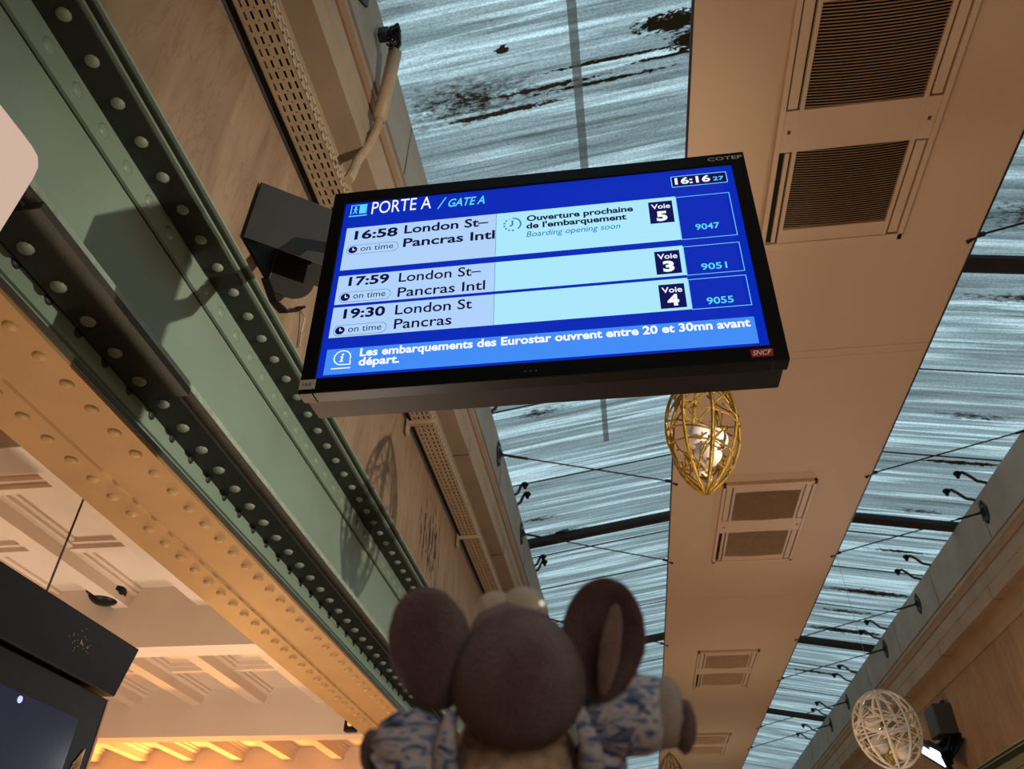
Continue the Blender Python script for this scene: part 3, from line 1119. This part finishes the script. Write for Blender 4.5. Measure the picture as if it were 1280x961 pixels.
# heading
text('PORTE A', -.437, -.273, .237, .045, WHITE, 0.0)
text('/', -.256, -.232, .232, .040, CYAN, RG, .35)
text('GATE A', -.226, -.128, .2345, .0295, CYAN, SB, .28)
ic = MB()
seg(ic, (-.4995, .2365), (-.449, .2365), .004, 3)
seg(ic, (-.495, .243), (-.495, .277), .003, 3)
seg(ic, (-.4965, .2765), (-.4515, .2765), .003, 3)
seg(ic, (-.453, .243), (-.453, .277), .003, 3)
disc(ic, -.4825, .2685, .0035, 3, 12)
seg(ic, (-.4825, .265), (-.483, .254), .005, 3)
seg(ic, (-.483, .255), (-.489, .245), .003, 3)
seg(ic, (-.483, .255), (-.478, .245), .003, 3)
seg(ic, (-.489, .262), (-.476, .259), .0028, 3)
seg(ic, (-.472, .2595), (-.455, .2595), .031, 3)
ic.build('door_icon', CYAN, scr)
# clock
rect('clock_panel', .358, .495, .2255, .2635, NAVY, 1)
frame_line(.3565, .4965, .2245, .2645, .0022, LINE, 2, .004)
text('16:16', .366, .4545, .2335, .0235, WHITE, BD)
text('27', .461, .488, .235, .0135, CYAN, SB)

rows = [
    ('16:58', ('London St–', 'Pancras Intl'), '5', '9047', .193, .0455, .1905, .0425),
    ('17:59', ('London St–', 'Pancras Intl'), '3', '9051', .026, -.067, .0225, -.0705),
    ('19:30', ('London St', 'Pancras'), '4', '9055', -.076, -.169, -.0805, -.1723)]
for i, (tm, dest, voie, num, vt, vb, ot, ob) in enumerate(rows):
    rect('row_panel', -.4985, -.0965, vb, vt, ICE_L, 1)
    rect('row_panel', -.0955, .361, vb, vt, ICE_R, 1)
    frame_line(.361, .494, ob + .001, ot - .001, .0018, LINE, 2)
    b0 = BD if i == 0 else SB
    tb = (.148, -.0105, -.114)[i]
    text(tm, -.4735 + (.0 if i == 0 else .004), (-.357, -.3645, -.3645)[i], tb, (.0315, .0300, .0300)[i], INK, BD)
    # on-time pill with clock face
    pv = tb - .035
    frame_line(-.489, -.351 + (0 if i == 0 else -.005), pv - .0165, pv + .0165, .0014, WHITEI, 2, .0155)
    ck = MB()
    disc(ck, -.4725, pv, .0120, 3)
    ck.build('clock_badge', NAVY, scr)
    ch = MB()
    seg(ch, (-.4725, pv + .007), (-.4725, pv - .001), .0025, 4)
    seg(ch, (-.4735, pv - .001), (-.4660, pv - .001), .0025, 4)
    ch.build('clock_hands', WHITE, scr)
    text('on time', -.452, (-.364, -.369, -.369)[i], pv - .007, .0185, INK, .002)
    d1 = (.153, -.0115, -.1145)[i]
    d2 = (.1055, -.0595, -.158)[i]
    text(dest[0], -.339, (-.1165, -.131, -.149)[i], d1, .030, INK, .022 if i == 0 else SB * .7)
    text(dest[1], -.338, (-.0985, -.119, -.197)[i], d2, .030, INK, .022 if i == 0 else SB * .7)
    # platform badge
    q0, q1 = ((.106, .180), (-.0592, .0128), (-.1618, -.0912))[i]
    rect('platform_badge', .2925, .3515, q0, q1, NAVY, 2)
    text('Voie', .299, .3455, q1 - .0255, .0165, WHITE, SB)
    text(voie, .309, .3355, q0 + .006, .0335, WHITE, BD * 1.6)
    text(num, (.3985, .3965, .3965)[i], .456, (.071, -.057, -.160)[i], .0195, CYAN, SB)

# boarding notice in the first row
sp = MB()
disc(sp, -.0535, .1495, .0235, 3, 16, -50, 90, .0195)
for k in range(8):
    a = math.radians(112 + k * 27)
    if 112 + k * 27 < 300:
        disc(sp, -.0535 + .0212 * math.cos(a), .1495 + .0212 * math.sin(a), .0028 if k else .0016, 3, 10)
seg(sp, (-.0535, .163), (-.0535, .148), .0045, 3)
seg(sp, (-.052, .149), (-.0605, .1425), .0042, 3)
sp.build('waiting_icon', TEAL, scr)
text('Ouverture prochaine', -.0165, .2535, .1545, .0205, INK, BD)
text("de l'embarquement", -.0175, .2355, .1285, .0205, INK, BD)
text('Boarding opening soon', -.0175, .2185, .1005, .0185, TEAL, .003, .2)

# information banner
rect('banner', -.4965, .4925, -.2765, -.2035, SKYB, 1)
text('Les embarquements des Eurostar ouvrent entre 20 et 30mn avant', -.4135, .482, -.2310, .0235, WHITE, BD)
text('départ.', -.4137, -.3155, -.2575, .0235, WHITE, BD)
nf = MB()
disc(nf, -.4555, -.2305, .0215, 3, 30, -20, 285, .0185)
seg(nf, (-.4355, -.2385), (-.4345, -.2515), .003, 3)
seg(nf, (-.4345, -.2505), (-.4505, -.2505), .003, 3)
seg(nf, (-.4795, -.2605), (-.4325, -.2605), .0032, 3)
disc(nf, -.4548, -.2215, .0032, 3, 12)
seg(nf, (-.4555, -.2275), (-.4575, -.2405), .0045, 3)
seg(nf, (-.4605, -.2275), (-.4545, -.2275), .003, 3)
seg(nf, (-.4615, -.2410), (-.4525, -.2410), .003, 3)
nf.build('information_icon', WHITE, scr)

# marks on the bezel
ZB = .0066
text('COTEP', .456, .5425, .3015, .0115, M['silver_ink'], .004, parent=disp, zoff=ZB, name='maker_mark')
bd = MB()
bd.prism([(.470, -.3165, .006), (.5155, -.3165, .006), (.5165, -.2965, .006), (.4685, -.2965, .006)], (0, 0, .0008))
bd_ = bd.build('operator_badge', M['red_badge'], disp)
text('SNCF', .4725, .5125, -.3125, .0125, M['white_ink'], .006, .3, parent=bd_, zoff=.0072, name='badge_text')
stk = MB().box(-.5475, -.509, -.316, -.2895, .006, .0066).build('sticker', M['sticker'], disp)
text('FILE', -.540, -.518, -.3065, .0075, M['ink'], .004, parent=stk, zoff=.0070, name='sticker_text')
led = MB()
for k in range(3):
    disc(led, .0 + .012 * k - .02, -.311, .0013, 20, 8)
led.build('status_light', M['silver_ink'], disp)
# arm holding the display to the wall shroud
aa = MB()
aa.tube([(-.30, .10, -.14), (-.46, .38, -.42), (-.80, .86, -.70), (-.90, 1.0, -.93)], .028, 10)
aa.box(-.36, -.20, -.02, .22, -.14, -.116)
aa.build('mounting_arm', M['shroud'], disp)

# sheet-metal shroud of the wall mount
sh = empty('mount_shroud', (-1.40, 1.895, 2.30), 'charcoal sheet metal shroud on the left wall behind the display', 'bracket')
o0 = Vector((-1.40, 1.895, 2.30))
d = Vector((.81, .583, 0)).normalized()
n = Vector((-.583, .81, 0)).normalized()
zz = Vector((0, 0, 1))
A = Vector((-1.385, 1.900, 2.295))
Lf, Hh, Dp = .46, .33, .24
fp = MB()
fp.prism([A - o0, A + d * Lf - o0, A + d * Lf + zz * Hh - o0, A + zz * Hh - o0], n * .004)
fp.build('front_plate', M['shroud'], sh)
bp_ = MB()
B = A + n * Dp
pts = [B + zz * .30, B + zz * .02]
for k in range(7):
    a = PI * .5 * k / 6
    pts.append(B + d * (.24 + .10 * math.sin(a)) + zz * (-.02 + .12 * (1 - math.cos(a))))
pts.append(B + d * .44 + zz * .10)
pts.append(B + d * .44 + zz * .30)
bp_.prism([p - o0 for p in pts], n * .004)
bp_.build('back_plate', M['shroud'], sh)
lp = MB()
W0 = Vector((-1.396, 1.93, 2.30))
lp.prism([A - o0, A + zz * Hh - o0, Vector((-1.396, 2.17, 2.625)) - o0, Vector((-1.396, 2.17, 2.305)) - o0], (.004, 0.0, 0))
lp.build('side_plate', M['black'], sh)
tpz = MB()
tpz.prism([A + zz * Hh - o0, A + d * Lf + zz * Hh - o0, A + d * Lf + n * Dp + zz * Hh - o0, Vector((-1.396, 2.17, 2.625)) - o0], (0, 0, .004))
tpz.build('top_plate', M['shroud'], sh)
st = MB()
q = [Vector(p) - o0 for p in ((-1.388, 2.13, 2.285), (-1.385, 2.23, 2.255), (-1.375, 2.32, 2.275), (-1.36, 2.37, 2.32), (-1.345, 2.40, 2.37))]
for a, b in zip(q, q[1:]):
    dd = (b - a).normalized()
    st.obox((a + b) / 2, dd, Vector((1, 0, 0)), dd.cross(Vector((1, 0, 0))), (b - a).length / 2 + .004, .02, .005)
st.build('strap', M['case'], sh)
MB().tube([Vector(p) - o0 for p in ((-1.39, 2.49, 2.44), (-1.37, 2.50, 2.40), (-1.385, 2.53, 2.34), (-1.385, 2.545, 2.26))], .006, 6).build('loose_cable', M['conduit'], sh)


# ------------------------------------------------------------------ egg-shaped wire ornaments
def ornament(name, loc, w2, h2, ribs, strands, rad, mt, label, hang, tilt, seed, cat='ornament', pointy=True, baubles=(), tins=True):
    rnd = random.Random(seed)
    root = empty(name, loc, label, cat, 'wire egg ornaments', rot=tilt)

    def rr(t):                                   # t from -1 (bottom) to 1 (top)
        if pointy:
            return w2 * (max(0.0, 1 - abs(t) ** 2.0) ** .78)
        return w2 * math.sqrt(max(0.0, 1 - t * t))

    def P(a, t):
        r = rr(t)
        return Vector((r * math.cos(a), r * math.sin(a), h2 * t))

    for k in range(ribs):
        a = 2 * PI * k / ribs + .2
        f = MB()
        for j in range(3):
            f.tube([P(a + (j - 1) * .05 * math.cos(t / 20 * PI * .5), -1 + 2 * t / 40) for t in range(41)], rad * (1.25 if j == 1 else .8), 6)
        f.build('rib', mt, root, smooth=True)
    s = MB()
    for k in range(strands):
        a0, a1 = rnd.uniform(0, 2 * PI), rnd.uniform(.5, 1.7) * rnd.choice((-1, 1))
        t0 = rnd.uniform(-.92, .8)
        t1 = max(-.95, min(.95, t0 + rnd.uniform(-.7, .7)))
        s.tube([P(a0 + a1 * q / 10, t0 + (t1 - t0) * q / 10) for q in range(11)], rad * .72, 5)
    s.build('lattice', mt, root, smooth=True)
    for (x, y, z, r) in baubles:
        MB().ball((x * w2, y * w2, z * h2), r, 20, 14).build('bauble', M['bauble'], root, smooth=True)
    if tins:
        t_ = MB()
        for k in range(70 if not pointy else 26):
            a = rnd.uniform(0, 2 * PI)
            u = rnd.uniform(-.80, -.28)
            q = rnd.uniform(.2, .85) * rr(u)
            c = Vector((q * math.cos(a), q * math.sin(a), u * h2))
            e = Vector((rnd.gauss(0, 1), rnd.gauss(0, 1), rnd.gauss(0, 1))).normalized() * w2 * .16
            g_ = Vector((rnd.gauss(0, 1), rnd.gauss(0, 1), rnd.gauss(0, 1))).normalized() * w2 * .10
            t_.tube([c - e, c + g_, c + e], rad * .8, 4)
        t_.build('tinsel', M['tinsel'], root)
    if hang:
        MB().tube([(0, 0, h2 * .98), Vector(hang)], .0018, 6).build('hanging_wire', M['cable'] if pointy else M['conduit'], root)
        MB().ball((0, 0, h2 * 1.0), rad * 2.2, 8, 6).build('finial', mt, root, smooth=True)
    return root


def rel(target, loc, tilt):
    from mathutils import Euler
    return Euler(tilt).to_matrix().inverted() @ (Vector(target) - Vector(loc))


tl = (0, .085, 0)
g0 = (.358, 2.6, 1.72)
ornament('wire_egg_ornament', g0, .144, .294, 8, 52, .0056, M['gold'],
         'glittering gold wire egg ornament holding white baubles, hanging just under the display', rel((.556, 3.08, 3.776), g0, tl), tl, 3,
         baubles=((-.12, -.15, -.20, .052), (.30, -.10, -.22, .05), (.10, -.2, -.48, .055), (-.05, .1, -.72, .035)))
tl = (0, .02, 0)
g1_ = (.541, 13.2, 2.40)
ornament('wire_egg_ornament', g1_, .19, .36, 7, 34, .008, M['gold'],
         'tip of a gold wire egg ornament at the bottom edge beside the plush hand', rel((.545, 13.05, 3.776), g1_, tl), tl, 5, baubles=((.1, 0, -.4, .06),))
tl = (0, -.06, 0)
g2_ = (2.455, 8.43, 1.955)
ornament('wire_egg_ornament', g2_, .30, .355, 9, 80, .0085, M['white_wire'],
         'round silver white wire ornament filled with gold tinsel at the lower right', rel((2.39, 8.43, 3.776), g2_, tl), tl, 11, pointy=False,
         baubles=((-.55, -.45, .08, .075), (-.45, -.2, -.42, .085), (.15, -.35, -.62, .085), (.0, .0, -.15, .06)))

# ------------------------------------------------------------------ floodlight and its wall box at the lower right
wb = empty('wall_box', (4.33, 11.95, 2.85), 'dark rectangular electrical box on the right wall above the lit floodlight', 'electrical box')
MB().box(-.25, 0, -.20, .20, -.19, .20).build('box_body', M['shroud'], wb, bevel=.015)
hl = MB()
hl.tube([(-.05, -.10, .20), (-.05, -.08, .26), (-.05, .0, .27), (-.05, .05, .20)], .012, 8)
hl.build('lifting_eye', M['black'], wb, smooth=True)
MB().tube([(-.10, -.12, -.19), (-.08, -.16, -.26), (-.02, -.2, -.25), (0, -.24, -.20)], .014, 8).build('cable', M['black'], wb, smooth=True)
flr = empty('flood_light', (4.0, 12.0, 2.47), 'lit white LED floodlight on the right wall beside the silver ornament', 'floodlight')
o0 = Vector((4.0, 12.0, 2.47))
Lp = [Vector(p) for p in ((4.0, 12.459, 2.63), (4.0, 11.70, 2.295))]
ax = (Lp[1] - Lp[0]).normalized()
nx = Vector((-.86, 0, -.0)) + Vector((0, -.2, -.42))
nx = (nx - ax * nx.dot(ax)).normalized()
az = ax.cross(nx)
cc = (Lp[0] + Lp[1]) / 2
hd = MB()
hd.obox(cc - nx * .04 - o0, ax, nx, az, .43, .035, .13)
hd.obox(cc - nx * .10 - o0, ax, nx, az, .33, .04, .09)
hd.build('lamp_body', M['black'], flr, bevel=.012)
LENS = emit('floodlight_lens', (225, 225, 255), 2.6)
ln = MB()
ln.obox(cc - o0, ax, nx, az, .40, .004, .065)
ln.build('lens', LENS, flr)
br = MB()
br.tube([cc + ax * .30 - nx * .10 - o0, Vector((4.2, 11.75, 2.62)) - o0, Vector((4.31, 11.75, 2.64)) - o0], .025, 8)
br.tube([cc - ax * .20 - nx * .10 - o0, Vector((4.2, 11.85, 2.62)) - o0, Vector((4.31, 11.80, 2.64)) - o0], .025, 8)
br.prism([cc - ax * .32 - nx * .12 - o0, cc + ax * .38 - nx * .12 - o0, Vector((4.28, 11.55, 2.55)) - o0, Vector((4.28, 11.95, 2.66)) - o0], az * .03)
br.build('yoke', M['black'], flr)
light('floodlight_beam', 'SPOT', tuple(cc + nx * .08), 260, (.9, .94, 1.0), aim=(2.5, 8.6, 1.7), spot_size=math.radians(72), spot_blend=.8, shadow_soft_size=.12)

# ------------------------------------------------------------------ hanging black display at the lower left
ks = empty('hanging_screen', (-2.02, 2.0, 1.05), 'black double-sided hanging screen at the lower left, switched off', 'screen')
fs = MB()
fs.prism([(.0, -1.7, 0), (.0, 1.0, 0), (-.045, 1.0, -.19), (-.045, -1.7, -.19)], (-.22, 0, 0))
fs.build('fascia', M['kiosk'], ks, bevel=.004)
du = MB()
rn = random.Random(2)
for k in range(34):
    a, r = rn.uniform(0, 2 * PI), abs(rn.gauss(0, .05))
    z = -.085 + r * math.sin(a) * .5
    du.dome((z * .045 / .19 + .0005, .66 + r * math.cos(a), z), (1, 0, .2), .0017, .001, 6, 2)
du.build('dust_specks', M['louvre'], ks)
bdy = MB()
bdy.box(-.26, -.055, -1.7, .985, -.95, -.205)
bdy.build('screen_body', M['kiosk'], ks, bevel=.006)
kg = emit('screen_sheen', (34, 37, 52), 1.0)  # faint glow stands in for room light reflected in the glass
kg.node_tree.nodes['Principled BSDF'].inputs['Roughness'].default_value = .12
MB().box(-.0545, -.052, -1.5, .84, -.85, -.315).build('screen_glass', kg, ks)
MB().box(-.057, -.0505, .978, .987, -.95, -.205).build('edge_trim', M['louvre'], ks)
sl = emit('blue_glint', (190, 205, 255), 1.2)
MB().ball((-.050, .50, -.335), (.004, .012, .012), 10, 8).build('lamp_glint', sl, ks, smooth=True)  # glowing dot standing for the reflection of a small lamp
rf = MB()
for k in range(5):
    rf.tube([(-.05, .93 - .05 * math.sin(t / 10 * PI) * (k / 4), -.40 - .22 * t / 10) for t in range(11)], .0015, 4)
for k in range(5):
    rf.tube([(-.05, .93, -.42 - .04 * k), (-.05, .885, -.46 - .035 * k)], .0012, 4)
rf.build('ornament_reflection', M['louvre'], ks)  # wires shaped as the reflection of a wire ornament in the glossy side
for yy in (.385, -1.2):
    MB().tube([(-.015, yy, -.005), (-.015, yy, .58)], .004, 8).build('suspension_wire', M['shroud'], ks)

# small black dome on the coffered ceiling
dm = empty('ceiling_dome', (-2.99, 3.96, 1.72), 'small black dome fixture on the coffered ceiling behind the black screen', 'dome fixture')
MB().dome((0, 0, 0), (0, 0, -1), .095, .07, 20, 6).build('dome_cover', M['black'], dm, smooth=True)
MB().tube([(0, 0, 0), (0, 0, .08)], .11, 20).build('mounting_ring', M['kiosk'], dm)

# small sensor on the beam
sn = empty('wall_sensor', (-2.13, 6.09, 1.50), 'tiny dark fixture on the ceiling beam beside the ochre flange', 'sensor')
MB().box(-.05, .05, -.05, 0, -.06, .05).build('sensor_case', M['kiosk'], sn, bevel=.008)
MB().dome((0, -.05, 0), (0, -1, 0), .025, .015, 10, 4).build('sensor_lens', emit('amber_dot', (255, 190, 90), 1.0), sn, smooth=True)

# pale sign panel at the left edge
sg = MB()
pts = [(0, -.6, 1.302), (0, .70, 1.302), (0, .77, 1.3045), (0, .80, 1.3045), (0, .822, 1.300), (0, .835, 1.280), (0, .838, 1.25), (0, .838, .95), (0, -.6, .95)]
sg.prism([(p[0], p[1], p[2] - 1.3) for p in pts], (-.05, 0, 0))
so_ = sg.build('sign_panel', M['sign'], None, bevel=.004)
so_.location = (-1.11, 0, 1.3)
tag(so_, 'blank pinkish cream sign panel with rounded corner at the left edge', 'sign')

# ------------------------------------------------------------------ plush toy held up in front of the camera
R_, U_, F_ = RIGHT, -DOWN, FWD
PXM = .45 / 967.0
pt0 = Vector(FWD) * .45
toy = empty('plush_toy', (-.060, .437, .02), 'brown plush toy with round ears and blue knitted jacket, seen from behind', 'plush toy')
tb = Vector((-.060, .437, .02))


def PP(px, py, depth=.45):
    return (RIGHT * ((px - 640) / 967.0) + DOWN * ((py - 480.5) / 967.0) + FWD) * depth - tb


def fuzz(o, amp=.0006, size=.004, sub=0):
    if sub:
        m = o.modifiers.new('sub', 'SUBSURF')
        m.levels = m.render_levels = sub
    tx = bpy.data.textures.new('fuzz', 'CLOUDS')
    tx.noise_scale = size
    m = o.modifiers.new('fuzz', 'DISPLACE')
    m.texture = tx
    m.strength = amp * 2
    m.mid_level = .5
    return o


def sculpt(c, fn, axes, seg=40, rings=28):
    """closed surface: fn(a, b) -> radii offsets along axes for direction"""
    b = MB()
    rows = []
    for j in range(1, rings):
        la = -PI / 2 + PI * j / rings
        rows.append([])
        for k in range(seg):
            lo = 2 * PI * k / seg
            dx, dy, dz = math.cos(la) * math.cos(lo), math.cos(la) * math.sin(lo), math.sin(la)
            x, y, z = fn(dx, dy, dz)
            rows[-1].append(b.bm.verts.new(c + axes[0] * x + axes[1] * y + axes[2] * z))
    x, y, z = fn(0, 0, -1)
    bot = b.bm.verts.new(c + axes[0] * x + axes[1] * y + axes[2] * z)
    x, y, z = fn(0, 0, 1)
    top = b.bm.verts.new(c + axes[0] * x + axes[1] * y + axes[2] * z)
    for k in range(seg):
        b.bm.faces.new((bot, rows[0][(k + 1) % seg], rows[0][k]))
        b.bm.faces.new((top, rows[-1][k], rows[-1][(k + 1) % seg]))
    for p, q in zip(rows, rows[1:]):
        for k in range(seg):
            b.bm.faces.new((p[k], p[(k + 1) % seg], q[(k + 1) % seg], q[k]))
    return b


AX = (R_, F_, U_)
# torso under the jacket
bt = MB()
prof = [(905, 62), (930, 78), (965, 92), (1010, 104), (1070, 108), (1130, 92), (1160, 55)]
bt.tube([PP(643, y, .462) for y, r in prof], 1, 24, radii=[r * PXM for y, r in prof])
fuzz(bt.build('torso', M['shirt'], toy, smooth=True), .0008, .006)


def headf(dx, dy, dz):
    w = 84 * PXM * (1 + .10 * (-dz) * (1 if dz < 0 else .9))
    return dx * w, dy * 86 * PXM, dz * 82 * PXM


hd_ = sculpt(PP(648, 846), headf, AX).build('head', M['plush'], toy, smooth=True)
fuzz(hd_, .0007, .004)
# snout rising beyond the crown, with its cream tip
sn_ = sculpt(PP(640, 790, .478), lambda x, y, z: (x * 56 * PXM, y * 46 * PXM, z * 40 * PXM), AX, 28, 18).build('snout', M['plush_pale'], toy, smooth=True)
fuzz(sn_, .0006, .004)
for (px, py, r) in ((619, 764, 27), (654, 764, 33)):
    mz = sculpt(PP(px, py, .487), lambda x, y, z, r=r: (x * r * PXM, y * r * PXM, z * r * PXM), AX, 24, 16).build('muzzle_pad', M['plush_cream'], toy, smooth=True)
    fuzz(mz, .0006, .004)
MB().ball(PP(677.5, 754, .474), 4.0 * PXM, 14, 10).build('pale_spot', M['pale_spot'], toy, smooth=True)  # small pale ball that glows on its own


def ear(cx, cy, a, hw, hh, th, twist, cup):
    """cupped round ear: a = lean in image (deg), twist = turn about its long axis"""
    ca, sa = math.cos(math.radians(a)), math.sin(math.radians(a))
    u = U_ * ca + R_ * sa
    r = R_ * ca - U_ * sa
    ct, st_ = math.cos(math.radians(twist)), math.sin(math.radians(twist))
    rr = r * ct + F_ * st_
    ff = F_ * ct - r * st_

    def fn(dx, dy, dz):
        taper = 1 - .14 * max(0, -dz)
        x, y, z = dx * hw * taper, dy * th, dz * hh
        rad = (dx * dx + dz * dz)
        y += cup * (rad - .5)
        return x * PXM, y * PXM, z * PXM
    return fn, (rr, ff, u)


fn, ax_ = ear(537, 812, -12, 53, 79, 20, 12, 8)
e1 = sculpt(PP(540, 812, .452), fn, ax_).build('ear', M['plush'], toy, smooth=True)
fuzz(e1, .0007, .004)
fn, ax_ = ear(760, 795, 9, 55, 77, 17, -28, -30)
e2 = sculpt(PP(758, 796, .452), fn, ax_).build('ear', M['plush'], toy, smooth=True)
fuzz(e2, .0007, .004)
rr, ff, uu = ax_
inn = sculpt(PP(762, 812, .4365), lambda x, y, z: (x * 13 * PXM, y * 7 * PXM, z * 56 * PXM), (rr, ff, uu), 22, 20).build('inner_ear', M['plush_pale'], e2, smooth=True)
part_label(inn, 'paler pinkish fold inside the right ear')
fuzz(inn, .0006, .004)

# jacket: back and shoulders, lapels, sleeves
jk = MB()
jk.tube([PP(534, 896, .458), PP(520, 925, .455), PP(518, 965, .452), PP(530, 1020, .45), PP(560, 1090, .452)], 1, 22, radii=[22 * PXM, 44 * PXM, 56 * PXM, 66 * PXM, 70 * PXM])
jk.tube([PP(742, 900, .458), PP(752, 930, .456), PP(748, 970, .454), PP(735, 1020, .452), PP(715, 1090, .452)], 1, 22, radii=[20 * PXM, 30 * PXM, 40 * PXM, 54 * PXM, 64 * PXM])
fuzz(jk.build('jacket', M['jacket'], toy, smooth=True), .0016, .008)
for q in ([PP(566, 888, .440), PP(556, 930, .436), PP(558, 985, .434)], [PP(722, 884, .440), PP(738, 930, .437), PP(742, 985, .436)]):
    lp_ = MB()
    lp_.tube(q, 1, 12, radii=[7 * PXM, 14 * PXM, 18 * PXM])
    fuzz(lp_.build('lapel', M['jacket'], toy, smooth=True), .001, .008)
slv = MB()
slv.tube([PP(735, 912, .460), PP(765, 898, .457), PP(800, 892, .454), PP(832, 888, .452)], 1, 24, radii=[36 * PXM, 46 * PXM, 48 * PXM, 40 * PXM])
fuzz(slv.build('sleeve', M['jacket'], toy, smooth=True), .002, .009)
cfm = MB()
cfm.tube([PP(822, 888, .453), PP(832, 889, .452), PP(842, 888, .451), PP(848, 888, .451)], 1, 24, radii=[38 * PXM, 43 * PXM, 41 * PXM, 30 * PXM])
fuzz(cfm.build('cuff', M['cuff'], toy, smooth=True), .0016, .006)
pw = sculpt(PP(855, 908, .444), lambda x, y, z: (x * 15 * PXM, y * 20 * PXM, z * 33 * PXM), AX, 24, 18).build('paw', M['plush'], toy, smooth=True)
fuzz(pw, .0006, .004)
pw2 = sculpt(PP(464, 940, .452), lambda x, y, z: (x * 14 * PXM, y * 20 * PXM, z * 28 * PXM), AX, 24, 18).build('paw', M['plush'], toy, smooth=True)
fuzz(pw2, .0006, .004)
s2 = MB()
s2.tube([PP(520, 920, .452), PP(497, 936, .450), PP(478, 950, .450)], 1, 22, radii=[38 * PXM, 38 * PXM, 28 * PXM])
fuzz(s2.build('sleeve', M['jacket'], toy, smooth=True), .0016, .008)
col_ = MB()
col_.tube([PP(580 + 14 * k, 918 + 17 * math.sin(PI * k / 9), .449 - .004 * math.sin(PI * k / 9)) for k in range(10)], 9 * PXM, 12)
fuzz(col_.build('collar', M['shirt'], toy, smooth=True), .0008, .005)
